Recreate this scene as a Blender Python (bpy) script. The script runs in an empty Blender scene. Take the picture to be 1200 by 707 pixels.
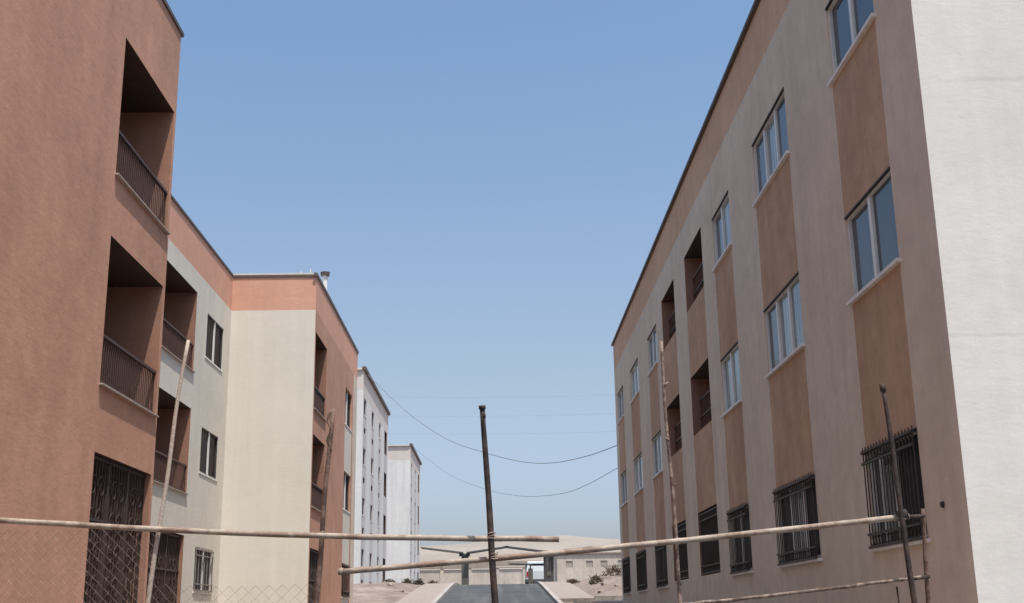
import bpy, math, random
from mathutils import Vector, Matrix, noise
random.seed(7)
PI = math.pi
R = math.radians
sc = bpy.context.scene
C = sc.collection

# ------------------------------------------------------------------ materials
MATS = {}
def newmat(name):
    m = bpy.data.materials.new(name); m.use_nodes = True
    nt = m.node_tree; nt.nodes.clear()
    out = nt.nodes.new('ShaderNodeOutputMaterial')
    b = nt.nodes.new('ShaderNodeBsdfPrincipled')
    nt.links.new(b.outputs[0], out.inputs[0])
    MATS[name] = m
    return m, nt, b
def tex_noise(nt, scale, detail=4, vec=None, rough=0.55):
    n = nt.nodes.new('ShaderNodeTexNoise')
    n.inputs['Scale'].default_value = scale; n.inputs['Detail'].default_value = detail
    n.inputs['Roughness'].default_value = rough
    if vec is not None: nt.links.new(vec, n.inputs['Vector'])
    return n
def mapping(nt, scale, src=None):
    if src is None:
        src = nt.nodes.new('ShaderNodeTexCoord').outputs['Object']
    m = nt.nodes.new('ShaderNodeMapping'); m.inputs['Scale'].default_value = scale
    nt.links.new(src, m.inputs['Vector'])
    return m.outputs[0]
def rng(nt, sock, a, b, lo, hi):
    m = nt.nodes.new('ShaderNodeMapRange')
    m.inputs[1].default_value = a; m.inputs[2].default_value = b
    m.inputs[3].default_value = lo; m.inputs[4].default_value = hi
    nt.links.new(sock, m.inputs[0]); return m.outputs[0]
def math_(nt, op, a, b):
    m = nt.nodes.new('ShaderNodeMath'); m.operation = op
    for i, v in enumerate((a, b)):
        if isinstance(v, (int, float)): m.inputs[i].default_value = v
        else: nt.links.new(v, m.inputs[i])
    return m.outputs[0]
def mix(nt, fac, a, b, mode='MIX'):
    m = nt.nodes.new('ShaderNodeMix'); m.data_type = 'RGBA'; m.blend_type = mode
    if isinstance(fac, (int, float)): m.inputs[0].default_value = fac
    else: nt.links.new(fac, m.inputs[0])
    for i, v in ((6, a), (7, b)):
        if isinstance(v, tuple): m.inputs[i].default_value = v + (1,)
        else: nt.links.new(v, m.inputs[i])
    return m.outputs[2]
def scale_col(nt, col, val):
    # colour * scalar
    v = nt.nodes.new('ShaderNodeVectorMath'); v.operation = 'SCALE'
    if isinstance(col, tuple): v.inputs[0].default_value = col
    else: nt.links.new(col, v.inputs[0])
    nt.links.new(val, v.inputs['Scale']); return v.outputs[0]

def plaster(name, col, col2=None, var=0.10, streak=0.06, bump=0.25, seams=(), rough=0.92):
    """hand applied render: patchy tone, vertical rain streaks, trowelled grain"""
    m, nt, b = newmat(name)
    col2 = col2 or tuple(c * 0.86 for c in col)
    tc = nt.nodes.new('ShaderNodeTexCoord').outputs['Object']
    big = tex_noise(nt, 0.55, 5, tc, 0.6)
    mid = tex_noise(nt, 3.2, 6, tc, 0.65)
    fine = tex_noise(nt, 38, 6, tc, 0.7)
    st = tex_noise(nt, 1.0, 5, mapping(nt, (2.6, 2.6, 0.10), tc), 0.6)
    tro = tex_noise(nt, 1.0, 4, mapping(nt, (5, 5, 11), tc), 0.6)
    c = mix(nt, rng(nt, big.outputs[0], 0.36, 0.66, 0, 1), col, col2)
    f = rng(nt, mid.outputs[0], 0.25, 0.75, 1 - var, 1 + var)
    f = math_(nt, 'MULTIPLY', f, rng(nt, st.outputs[0], 0.3, 0.7, 1 - streak, 1 + streak))
    f = math_(nt, 'MULTIPLY', f, rng(nt, fine.outputs[0], 0.3, 0.7, 1 - var * .7, 1 + var * .7))
    hgt = math_(nt, 'ADD', math_(nt, 'MULTIPLY', fine.outputs[0], 0.35), math_(nt, 'MULTIPLY', tro.outputs[0], 0.9))
    hgt = math_(nt, 'ADD', hgt, math_(nt, 'MULTIPLY', mid.outputs[0], 0.6))
    if seams:
        sx = nt.nodes.new('ShaderNodeSeparateXYZ'); nt.links.new(tc, sx.inputs[0])
        wob = tex_noise(nt, 1.3, 5, tc, 0.7)
        z = math_(nt, 'ADD', sx.outputs[2], rng(nt, wob.outputs[0], 0, 1, -0.05, 0.05))
        brk = tex_noise(nt, 0.9, 3, tc, 0.6)
        for zz, w in seams:
            d = math_(nt, 'ABSOLUTE', math_(nt, 'SUBTRACT', z, zz), 0)
            ln = rng(nt, d, 0, w, 1, 0)
            ln = math_(nt, 'MULTIPLY', ln, rng(nt, brk.outputs[0], 0.46, 0.6, 0.0, 1))
            f = math_(nt, 'MULTIPLY', f, rng(nt, ln, 0, 1, 1, 0.92))
            hgt = math_(nt, 'SUBTRACT', hgt, math_(nt, 'MULTIPLY', ln, 0.35))
    nt.links.new(scale_col(nt, c, f), b.inputs['Base Color'])
    b.inputs['Roughness'].default_value = rough
    b.inputs['Specular IOR Level'].default_value = 0.25
    bp = nt.nodes.new('ShaderNodeBump'); bp.inputs['Strength'].default_value = bump
    bp.inputs['Distance'].default_value = 0.02
    nt.links.new(hgt, bp.inputs['Height']); nt.links.new(bp.outputs[0], b.inputs['Normal'])
    return m
def simple(name, col, rough=0.6, metal=0.0, var=0.15, scale=12, bump=0.1, col2=None, spec=0.4):
    m, nt, b = newmat(name)
    tc = nt.nodes.new('ShaderNodeTexCoord').outputs['Object']
    n = tex_noise(nt, scale, 6, tc, 0.65)
    n2 = tex_noise(nt, scale * 6, 4, tc, 0.6)
    base = col
    if col2: base = mix(nt, rng(nt, n.outputs[0], 0.42, 0.58, 0, 1), col, col2)
    f = math_(nt, 'MULTIPLY', rng(nt, n.outputs[0], 0.3, 0.7, 1 - var, 1 + var), rng(nt, n2.outputs[0], 0.3, 0.7, 1 - var * .6, 1 + var * .6))
    nt.links.new(scale_col(nt, base, f), b.inputs['Base Color'])
    b.inputs['Roughness'].default_value = rough; b.inputs['Metallic'].default_value = metal
    b.inputs['Specular IOR Level'].default_value = spec
    if bump:
        bp = nt.nodes.new('ShaderNodeBump'); bp.inputs['Strength'].default_value = bump
        bp.inputs['Distance'].default_value = 0.01
        nt.links.new(n2.outputs[0], bp.inputs['Height']); nt.links.new(bp.outputs[0], b.inputs['Normal'])
    return m
def glassy(name, col, rough=0.06, curtain=None, spec=0.5):
    m, nt, b = newmat(name)
    tc = nt.nodes.new('ShaderNodeTexCoord').outputs['Object']
    n = tex_noise(nt, 0.9, 2, tc)
    dirt = tex_noise(nt, 9, 5, tc, 0.7)
    c = scale_col(nt, col, rng(nt, n.outputs[0], 0.3, 0.7, 0.75, 1.3))
    if curtain:
        w = tex_noise(nt, 1, 3, mapping(nt, (9, 9, 0.25), tc), 0.6)
        c = mix(nt, rng(nt, w.outputs[0], 0.40, 0.60, 0, 1), c, curtain)
    nt.links.new(c, b.inputs['Base Color'])
    nt.links.new(rng(nt, dirt.outputs[0], 0.3, 0.7, rough, rough + 0.10), b.inputs['Roughness'])
    b.inputs['Specular IOR Level'].default_value = spec
    bp = nt.nodes.new('ShaderNodeBump'); bp.inputs['Strength'].default_value = 0.05
    bp.inputs['Distance'].default_value = 0.02
    nt.links.new(n.outputs[0], bp.inputs['Height']); nt.links.new(bp.outputs[0], b.inputs['Normal'])
    return m

# measured wall paints; the two recess tones have shade painted in
plaster('grey_render', (0.595, 0.500, 0.405), (0.545, 0.448, 0.360), var=0.10, streak=0.06)
plaster('tan_panel', (0.470, 0.308, 0.205), (0.395, 0.250, 0.162), var=0.14, streak=0.09)
plaster('tan_band', (0.560, 0.370, 0.250), (0.500, 0.320, 0.212), var=0.09, streak=0.05)
plaster('white_render', (0.600, 0.588, 0.560), (0.560, 0.547, 0.517), var=0.05, streak=0.04, bump=0.14, seams=((5.72, 0.05), (2.79, 0.035), (0.1, 0.03)))
plaster('salmon_render', (0.500, 0.272, 0.190), (0.415, 0.225, 0.155), var=0.11, streak=0.05)
plaster('salmon_band', (0.600, 0.330, 0.235), (0.555, 0.300, 0.212), var=0.05, streak=0.04)
plaster('pale_grey_render', (0.62, 0.575, 0.50), (0.575, 0.53, 0.46), var=0.05, streak=0.04)
plaster('cream_render', (0.630, 0.582, 0.508), (0.600, 0.552, 0.478), var=0.03, streak=0.04, bump=0.15)
plaster('loggia_shade_render', (0.30, 0.160, 0.112), (0.26, 0.138, 0.097), var=0.08)  # salmon wall paint darkened to carry the shade inside balconies
plaster('inner_shade_render', (0.072, 0.042, 0.033), (0.055, 0.032, 0.026), var=0.10)  # shade painted into the ceilings, floors and backs of deep recesses
plaster('white_block_render', (0.60, 0.60, 0.59), (0.56, 0.56, 0.55), var=0.05, streak=0.08, bump=0.15)
plaster('white_block_band', (0.56, 0.50, 0.47), (0.52, 0.47, 0.44), var=0.05, streak=0.05, bump=0.15)
plaster('white_block_stripe', (0.49, 0.46, 0.46), (0.45, 0.43, 0.43), var=0.05, streak=0.06, bump=0.15)
simple('coping_dark', (0.095, 0.072, 0.062), 0.6, 0, 0.2, 6)
simple('coping_light', (0.55, 0.52, 0.48), 0.7, 0, 0.12, 6)
simple('sill_stone', (0.68, 0.65, 0.62), 0.7, 0, 0.12, 5)
simple('slab_lip', (0.37, 0.30, 0.26), 0.8, 0, 0.2, 4)
simple('slab_edge', (0.26, 0.165, 0.13), 0.8, 0, 0.15, 5)
simple('grey_bar', (0.22, 0.19, 0.17), 0.6, 0.1)
simple('white_aluminium', (0.66, 0.65, 0.63), 0.4, 0, 0.08, 8, 0.03)
simple('dark_iron', (0.030, 0.024, 0.024), 0.55, 0.2, 0.3, 30, 0.2)
simple('gate_brown', (0.050, 0.032, 0.027), 0.6, 0.1, 0.3, 20, 0.2)
simple('grille_brown', (0.040, 0.028, 0.025), 0.6, 0.1, 0.3, 30, 0.2)
simple('brown_iron', (0.075, 0.040, 0.032), 0.55, 0.1, 0.3, 20, 0.2)
simple('door_brown', (0.075, 0.045, 0.036), 0.5, 0, 0.25, 6)
simple('mottled_pole', (0.10, 0.062, 0.048), 0.8, 0.0, 0.3, 16, 0.5, col2=(0.22, 0.165, 0.13))
simple('rust_pipe', (0.16, 0.095, 0.07), 0.75, 0.1, 0.35, 22, 0.6, col2=(0.33, 0.24, 0.19))
simple('pale_pipe', (0.36, 0.30, 0.245), 0.7, 0.1, 0.25, 5, 0.5, col2=(0.17, 0.115, 0.085))
simple('whitewashed_pole', (0.40, 0.33, 0.27), 0.8, 0, 0.2, 10, 0.5, col2=(0.34, 0.26, 0.21))
simple('dark_pole', (0.022, 0.015, 0.014), 0.75, 0.0, 0.35, 16, 0.5, col2=(0.045, 0.027, 0.022))
simple('brown_pole', (0.085, 0.050, 0.038), 0.8, 0.0, 0.3, 9, 0.5, col2=(0.15, 0.095, 0.072))
simple('binding_wire', (0.38, 0.30, 0.24), 0.6, 0.2, 0.3, 30)
simple('mesh_wire', (0.20, 0.145, 0.125), 0.6, 0.3, 0.25, 30)
simple('cable_black', (0.16, 0.165, 0.18), 0.6)
simple('line_grey', (0.25, 0.27, 0.30), 0.6)
simple('concrete', (0.40, 0.37, 0.34), 0.9, 0, 0.15, 2, 0.3)
simple('kerb_concrete', (0.31, 0.28, 0.255), 0.9, 0, 0.3, 1.5, 0.3)
simple('paving', (0.285, 0.238, 0.208), 0.9, 0, 0.25, 1.2, 0.3, col2=(0.225, 0.185, 0.16))
simple('gate_dark', (0.055, 0.052, 0.05), 0.6, 0, 0.2, 4)
simple('gate_column', (0.10, 0.092, 0.080), 0.8, 0, 0.15, 4)
simple('canopy_metal', (0.10, 0.105, 0.11), 0.5, 0.2, 0.15, 3)
simple('rubber', (0.02, 0.02, 0.02), 0.85)
simple('van_paint', (0.46, 0.49, 0.51), 0.3, 0, 0.04, 2, 0)
simple('tail_red', (0.35, 0.02, 0.02), 0.3)
simple('wheel_steel', (0.35, 0.35, 0.36), 0.4, 0.7)
simple('plant_dry', (0.120, 0.090, 0.055), 0.9, 0, 0.3, 5, 0, col2=(0.07, 0.055, 0.035))
simple('plant_green', (0.060, 0.058, 0.034), 0.9, 0, 0.3, 5, 0, col2=(0.09, 0.075, 0.05))
simple('twig', (0.14, 0.10, 0.07), 0.9)
plaster('beige_render', (0.50, 0.445, 0.39), (0.43, 0.38, 0.325), var=0.12, streak=0.12, bump=0.2)
simple('shutter_grey', (0.30, 0.27, 0.24), 0.6)
simple('beige_coping', (0.27, 0.23, 0.195), 0.8)
simple('stone_wall', (0.26, 0.225, 0.19), 0.9, 0, 0.15, 1.0, 0.3)
simple('rock', (0.26, 0.21, 0.17), 0.9, 0, 0.2, 4, 0.4)
glassy('window_glass', (0.038, 0.050, 0.062), spec=0.42)
glassy('window_glass_curtain', (0.05, 0.08, 0.095), curtain=(0.30, 0.35, 0.34))
glassy('window_glass_dark', (0.010, 0.011, 0.016), rough=0.35, spec=0.04)
glassy('window_glass_red', (0.022, 0.012, 0.015), rough=0.35, spec=0.04)

# ground / road / hill
def ground_mat():
    m, nt, b = newmat('dirt')
    tc = nt.nodes.new('ShaderNodeTexCoord').outputs['Object']
    a = tex_noise(nt, 0.22, 6, tc, 0.6); d = tex_noise(nt, 1.7, 8, tc, 0.7); e = tex_noise(nt, 14, 6, tc, 0.7)
    c = mix(nt, rng(nt, a.outputs[0], 0.38, 0.62, 0, 1), (0.205, 0.155, 0.128), (0.275, 0.222, 0.188))
    c = mix(nt, rng(nt, d.outputs[0], 0.44, 0.60, 0, 0.8), c, (0.105, 0.078, 0.064))
    f = rng(nt, e.outputs[0], 0.3, 0.7, 0.78, 1.2)
    nt.links.new(scale_col(nt, c, f), b.inputs['Base Color']); b.inputs['Roughness'].default_value = 0.95
    bp = nt.nodes.new('ShaderNodeBump'); bp.inputs['Strength'].default_value = 0.6; bp.inputs['Distance'].default_value = 0.08
    nt.links.new(math_(nt, 'ADD', d.outputs[0], math_(nt, 'MULTIPLY', e.outputs[0], 0.3)), bp.inputs['Height'])
    nt.links.new(bp.outputs[0], b.inputs['Normal'])
def hill_mat():
    m, nt, b = newmat('sandy_hill')
    tc = nt.nodes.new('ShaderNodeTexCoord').outputs['Object']
    a = tex_noise(nt, 0.02, 6, tc, 0.6); d = tex_noise(nt, 1, 8, mapping(nt, (0.10, 0.10, 0.55), tc), 0.65); e = tex_noise(nt, 0.9, 6, tc, 0.7)
    c = mix(nt, rng(nt, a.outputs[0], 0.4, 0.6, 0, 1), (0.285, 0.250, 0.215), (0.240, 0.208, 0.177))
    c = mix(nt, rng(nt, d.outputs[0], 0.52, 0.66, 0, 0.7), c, (0.235, 0.200, 0.168))
    f = rng(nt, e.outputs[0], 0.3, 0.7, 0.88, 1.12)
    nt.links.new(scale_col(nt, c, f), b.inputs['Base Color']); b.inputs['Roughness'].default_value = 0.95
    bp = nt.nodes.new('ShaderNodeBump'); bp.inputs['Strength'].default_value = 0.5; bp.inputs['Distance'].default_value = 0.6
    nt.links.new(e.outputs[0], bp.inputs['Height']); nt.links.new(bp.outputs[0], b.inputs['Normal'])
def asphalt_mat():
    m, nt, b = newmat('asphalt')
    tc = nt.nodes.new('ShaderNodeTexCoord').outputs['Object']
    a = tex_noise(nt, 0.5, 5, tc, 0.6); e = tex_noise(nt, 30, 4, tc, 0.7)
    st = tex_noise(nt, 1, 4, mapping(nt, (1.6, 0.05, 1), tc), 0.6)
    c = mix(nt, rng(nt, a.outputs[0], 0.42, 0.6, 0, 1), (0.038, 0.040, 0.043), (0.056, 0.056, 0.058))
    c = mix(nt, rng(nt, st.outputs[0], 0.5, 0.68, 0, 0.6), c, (0.105, 0.098, 0.092))
    nt.links.new(scale_col(nt, c, rng(nt, e.outputs[0], 0.3, 0.7, 0.8, 1.2)), b.inputs['Base Color'])
    b.inputs['Roughness'].default_value = 0.85
    bp = nt.nodes.new('ShaderNodeBump'); bp.inputs['Strength'].default_value = 0.3; bp.inputs['Distance'].default_value = 0.01
    nt.links.new(e.outputs[0], bp.inputs['Height']); nt.links.new(bp.outputs[0], b.inputs['Normal'])
ground_mat(); hill_mat(); asphalt_mat()

# ------------------------------------------------------------------ mesh builder
class MB:
    def __init__(s): s.v = []; s.f = []; s.m = []; s.ms = []
    def mi(s, name):
        if name not in s.ms: s.ms.append(name)
        return s.ms.index(name)
    def quad(s, a, b, c, d, m):
        i = len(s.v); s.v += [tuple(a), tuple(b), tuple(c), tuple(d)]; s.f.append((i, i+1, i+2, i+3)); s.m.append(s.mi(m))
    def tri(s, a, b, c, m):
        i = len(s.v); s.v += [tuple(a), tuple(b), tuple(c)]; s.f.append((i, i+1, i+2)); s.m.append(s.mi(m))
    def box(s, x0, x1, y0, y1, z0, z1, m, skip=''):
        i = len(s.v)
        s.v += [(x0,y0,z0),(x1,y0,z0),(x1,y1,z0),(x0,y1,z0),(x0,y0,z1),(x1,y0,z1),(x1,y1,z1),(x0,y1,z1)]
        F = {'b':(0,3,2,1),'t':(4,5,6,7),'s':(0,1,5,4),'e':(1,2,6,5),'n':(2,3,7,6),'w':(3,0,4,7)}
        for k, q in F.items():
            if k not in skip: s.f.append(tuple(i+j for j in q)); s.m.append(s.mi(m))
    def bar(s, a, b, w, m, t=None):
        """square bar from a to b"""
        a = Vector(a); b = Vector(b); d = (b-a).normalized()
        up = Vector((0,0,1)) if abs(d.z) < 0.9 else Vector((0,1,0))
        u = d.cross(up).normalized(); v = u.cross(d); t = t or w
        i = len(s.v)
        for p in (a, b):
            for su, sv in ((-1,-1),(1,-1),(1,1),(-1,1)):
                s.v.append(tuple(p + u*su*w/2 + v*sv*t/2))
        for k in range(4):
            j = (k+1) % 4; s.f.append((i+k, i+j, i+4+j, i+4+k)); s.m.append(s.mi(m))
        s.f.append((i+3,i+2,i+1,i)); s.f.append((i+4,i+5,i+6,i+7)); s.m += [s.mi(m)]*2
    def tube(s, pts, rad, m, n=10, cap=True, jit=0.0):
        pts = [Vector(p) for p in pts]
        if not isinstance(rad, (list, tuple)): rad = [rad]*len(pts)
        i0 = len(s.v); prev = None
        for k, p in enumerate(pts):
            d = (pts[min(k+1, len(pts)-1)] - pts[max(k-1, 0)]).normalized()
            if prev is None:
                up = Vector((0,0,1)) if abs(d.z) < 0.9 else Vector((0,1,0))
                u = d.cross(up).normalized()
            else:
                u = (prev - d*prev.dot(d)).normalized()
            prev = u; v = d.cross(u)
            for j in range(n):
                a = 2*PI*j/n; r = rad[k]*(1 + random.uniform(-jit, jit))
                s.v.append(tuple(p + u*math.cos(a)*r + v*math.sin(a)*r))
        for k in range(len(pts)-1):
            for j in range(n):
                j2 = (j+1) % n; a = i0+k*n
                s.f.append((a+j, a+j2, a+n+j2, a+n+j)); s.m.append(s.mi(m))
        if cap:
            s.f.append(tuple(i0+j for j in range(n-1, -1, -1))); s.m.append(s.mi(m))
            e = i0+(len(pts)-1)*n
            s.f.append(tuple(e+j for j in range(n))); s.m.append(s.mi(m))
    def prism(s, poly, axis, a, b, m):
        """poly = list of 2D points; extruded along axis between a and b"""
        def P(p, t):
            return {'x': (t, p[0], p[1]), 'y': (p[0], t, p[1]), 'z': (p[0], p[1], t)}[axis]
        i = len(s.v); n = len(poly)
        s.v += [P(p, a) for p in poly] + [P(p, b) for p in poly]
        for k in range(n):
            j = (k+1) % n; s.f.append((i+k, i+j, i+n+j, i+n+k)); s.m.append(s.mi(m))
        s.f.append(tuple(i+k for k in range(n-1,-1,-1))); s.f.append(tuple(i+n+k for k in range(n))); s.m += [s.mi(m)]*2
    def build(s, name, parent=None, smooth=False, loc=None):
        me = bpy.data.meshes.new(name)
        vs = s.v
        if loc is not None: vs = [(x-loc[0], y-loc[1], z-loc[2]) for x, y, z in vs]
        me.from_pydata(vs, [], s.f)
        for n in s.ms: me.materials.append(MATS[n])
        me.polygons.foreach_set('material_index', s.m)
        if smooth: me.polygons.foreach_set('use_smooth', [True]*len(s.f))
        import bmesh
        bm = bmesh.new(); bm.from_mesh(me)
        bmesh.ops.remove_doubles(bm, verts=bm.verts, dist=1e-5)
        bmesh.ops.recalc_face_normals(bm, faces=bm.faces)
        bm.to_mesh(me); bm.free()
        me.update()
        o = bpy.data.objects.new(name, me); C.objects.link(o)
        if parent is not None: o.parent = parent
        if loc is not None: o.location = loc
        return o
def thing(name, label, cat, group=None, loc=(0,0,0)):
    o = bpy.data.objects.new(name, None); C.objects.link(o); o.location = loc
    o.empty_display_size = 0.3
    tag(o, label, cat, group); return o
def tag(o, label, cat, group=None):
    o['label'] = label; o['category'] = cat
    if group: o['group'] = group
    return o
def copytree(o, loc, parent=None, rz=None, scale=None):
    c = o.copy(); C.objects.link(c)
    if parent is not None: c.parent = parent
    if loc is not None: c.location = loc
    if rz is not None: c.rotation_euler = (0, 0, rz)
    if scale is not None: c.scale = scale
    for ch in list(o.children):
        copytree(ch, None, c)
    return c

# ------------------------------------------------------------------ terrain
def gz(y):
    """height of the street (camera eye is z = 0)"""
    P = [(-40,-1.9),(0,-1.6),(30,-0.55),(46,0.33),(50,0.575),(64,1.47),(69,1.76),(72,1.86),(78,1.93),(95,2.15),(110,2.35),(130,2.5),(200,2.5),(3000,2.5)]
    if y <= P[0][0]: return P[0][1]
    for (a, za), (b, zb) in zip(P, P[1:]):
        if y <= b:
            return za + (zb-za)*(y-a)/(b-a)
    return P[-1][1]
def sst(a, b, x):
    t = max(0, min(1, (x-a)/(b-a))); return t*t*(3-2*t)
def mound(x, y):
    h = 0
    h += 0.55*sst(3.9, 6.5, x)*sst(53, 60, y)*(1 - sst(66, 74, y))
    h += 0.35*sst(3.9, 5, x)*sst(50.5, 52.5, y)*(1-sst(54, 57, y))*0.4
    h += 0.15*sst(4.2, 6, -x)*sst(50, 58, y)*(1 - sst(70, 76, y))
    if h > 0.01 or abs(x) > 4.2:
        k = sst(4.0, 5.5, abs(x))*sst(49, 55, y)
        h += k*(0.16*noise.noise(Vector((x*0.6, y*0.6, 3.1))) + 0.07*noise.noise(Vector((x*2.1, y*2.1, 7.7))))
    return h
def gnd(x, y): return gz(y) + mound(x, y) - (0.25 if abs(x) < 5 and y < 140 else 0.0)*0
def make_ground():
    xs = [-900,-500,-250,-120,-60,-35,-22,-16]
    xs += [-14 + i*0.7 for i in range(12)] + [-5.2,-4.6,-4.0,-2.8,0,2.8,3.6,4.0,4.6] + [5.1+i*0.5 for i in range(20)] + [16,18,22,35,60,120,250,500,900]
    ys = [-300,-100,-40,-20,0,10,20,30,38,46] + [48+i*0.6 for i in range(50)] + [78.5,80,84,88,95,102,110,120,130,160,200,300,600,1200,2000,2900]
    mb = MB(); nx = len(xs)
    for y in ys:
        for x in xs:
            d = 0.0
            if abs(x) < 3.9: d = -0.12          # bed under road and pavement sheets
            mb.v.append((x, y, gnd(x, y) + d))
    for j in range(len(ys)-1):
        for i in range(nx-1):
            a = j*nx+i; mb.f.append((a, a+1, a+1+nx, a+nx)); mb.m.append(mb.mi('dirt'))
    o = mb.build('ground', smooth=True); o['kind'] = 'structure'
make_ground()
YS = [-40,-20,0,10,20,30,38,46,48,50,54,58,64,66,69,72,75,78,86,95,110,130,160]
def strip(name, x0, x1, dz, mat, th=0.0, ys=YS):
    mb = MB()
    for a, b in zip(ys, ys[1:]):
        za, zb = gz(a)+dz, gz(b)+dz
        mb.quad((x0,a,za),(x1,a,za),(x1,b,zb),(x0,b,zb), mat)
        if th:
            mb.quad((x0,a,za-th),(x0,a,za),(x0,b,zb),(x0,b,zb-th), mat)
            mb.quad((x1,a,za),(x1,a,za-th),(x1,b,zb-th),(x1,b,zb), mat)
    if th:
        a, b = ys[0], ys[-1]
        mb.quad((x0,a,gz(a)+dz-th),(x1,a,gz(a)+dz-th),(x1,a,gz(a)+dz),(x0,a,gz(a)+dz), mat)
        mb.quad((x0,b,gz(b)+dz-th),(x1,b,gz(b)+dz-th),(x1,b,gz(b)+dz),(x0,b,gz(b)+dz), mat)
    o = mb.build(name); o['kind'] = 'structure'; return o
strip('road', -2.42, 2.32, 0.0, 'asphalt')
strip('kerb', -2.60, -2.42, 0.13, 'kerb_concrete', 0.25)
strip('kerb', 2.32, 2.50, 0.13, 'kerb_concrete', 0.25)
strip('pavement', -4.1, -2.60, 0.10, 'paving', 0.25)
strip('pavement', 2.50, 4.0, 0.10, 'paving', 0.25, [y for y in YS if y != 48 and y <= 46] + [47.0])
strip('pavement', 2.50, 4.0, 0.10, 'paving', 0.25, [50.2] + [y for y in YS if y > 50.2])
# side-street apron past the right building and its kerb line
mb = MB()
z = gz(50.4)
mb.box(4.0, 22, 50.2, 50.45, z-0.3, z+0.17, 'kerb_concrete')
o = mb.build('kerb'); o['kind'] = 'structure'

# distant hill
def make_hill():
    mb = MB(); xs = [-420 + i*10 for i in range(85)]; ys = [150,165,180,195,210,222,235,250,265,280,295,310,325,340,350,365,385,420]
    def hz(x, y):
        t = (y-150)/200.0
        ridge = 20.3 + 2.0*math.sin(x*0.021+0.9) + 1.6*noise.noise(Vector((x*0.03, 0.2, 0))) + 0.5*noise.noise(Vector((x*0.14, 1.2, 0)))
        if y <= 350: h = 2.3 + (ridge-2.3)*sst(-0.15, 1.15, t)*1.0
        else: h = ridge - (y-350)*0.09
        h += 0.9*noise.noise(Vector((x*0.05, y*0.05, 5)))*min(1, t*2) + 0.35*noise.noise(Vector((x*0.2, y*0.2, 9)))*min(1, t*3)
        if y <= 150: h = 1.5
        return h
    for y in ys:
        for x in xs: mb.v.append((x, y, hz(x, y)))
    nx = len(xs)
    for j in range(len(ys)-1):
        for i in range(nx-1):
            a = j*nx+i; mb.f.append((a, a+1, a+1+nx, a+nx)); mb.m.append(mb.mi('sandy_hill'))
    o = mb.build('hill', smooth=True); o['kind'] = 'structure'
    return hz
hz = make_hill()

# ------------------------------------------------------------------ building kit
def grid_wall(mb, P, us, zs, inside, matfn):
    for u0, u1 in zip(us, us[1:]):
        for z0, z1 in zip(zs, zs[1:]):
            uc, zc = (u0+u1)/2, (z0+z1)/2
            if inside(uc, zc): continue
            mb.quad(P(u0,z0), P(u1,z0), P(u1,z1), P(u0,z1), matfn(uc, zc))
def facade(mb, X, sgn, y0, y1, z0, z1, ops, matfn, ub=(), zb=(), reveal='grey_render'):
    """street wall in the plane x = X, outside towards sgn; ops = (ya,yb,za,zb,depth,reveal material)"""
    us = sorted(set([y0, y1] + [o[0] for o in ops] + [o[1] for o in ops] + list(ub)))
    zs = sorted(set([z0, z1] + [o[2] for o in ops] + [o[3] for o in ops] + list(zb)))
    us = [u for u in us if y0 <= u <= y1]; zs = [z for z in zs if z0 <= z <= z1]
    grid_wall(mb, lambda u, z: (X, u, z), us, zs,
              lambda u, z: any(o[0] < u < o[1] and o[2] < z < o[3] for o in ops), matfn)
    for o in ops:
        ya, yb, za, zb_, d = o[:5]; m = o[5] if len(o) > 5 else reveal
        xi = X - sgn*d
        mb.quad((X,ya,za),(xi,ya,za),(xi,ya,zb_),(X,ya,zb_), m)
        mb.quad((X,yb,za),(X,yb,zb_),(xi,yb,zb_),(xi,yb,za), m)
        mi_ = 'inner_shade_render' if d > 0.5 else m
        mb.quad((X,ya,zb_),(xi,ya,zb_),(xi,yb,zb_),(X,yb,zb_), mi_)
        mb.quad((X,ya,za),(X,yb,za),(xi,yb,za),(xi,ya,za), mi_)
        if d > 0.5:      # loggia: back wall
            mb.quad((xi,ya,za),(xi,yb,za),(xi,yb,zb_),(xi,ya,zb_), 'inner_shade_render')

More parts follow.
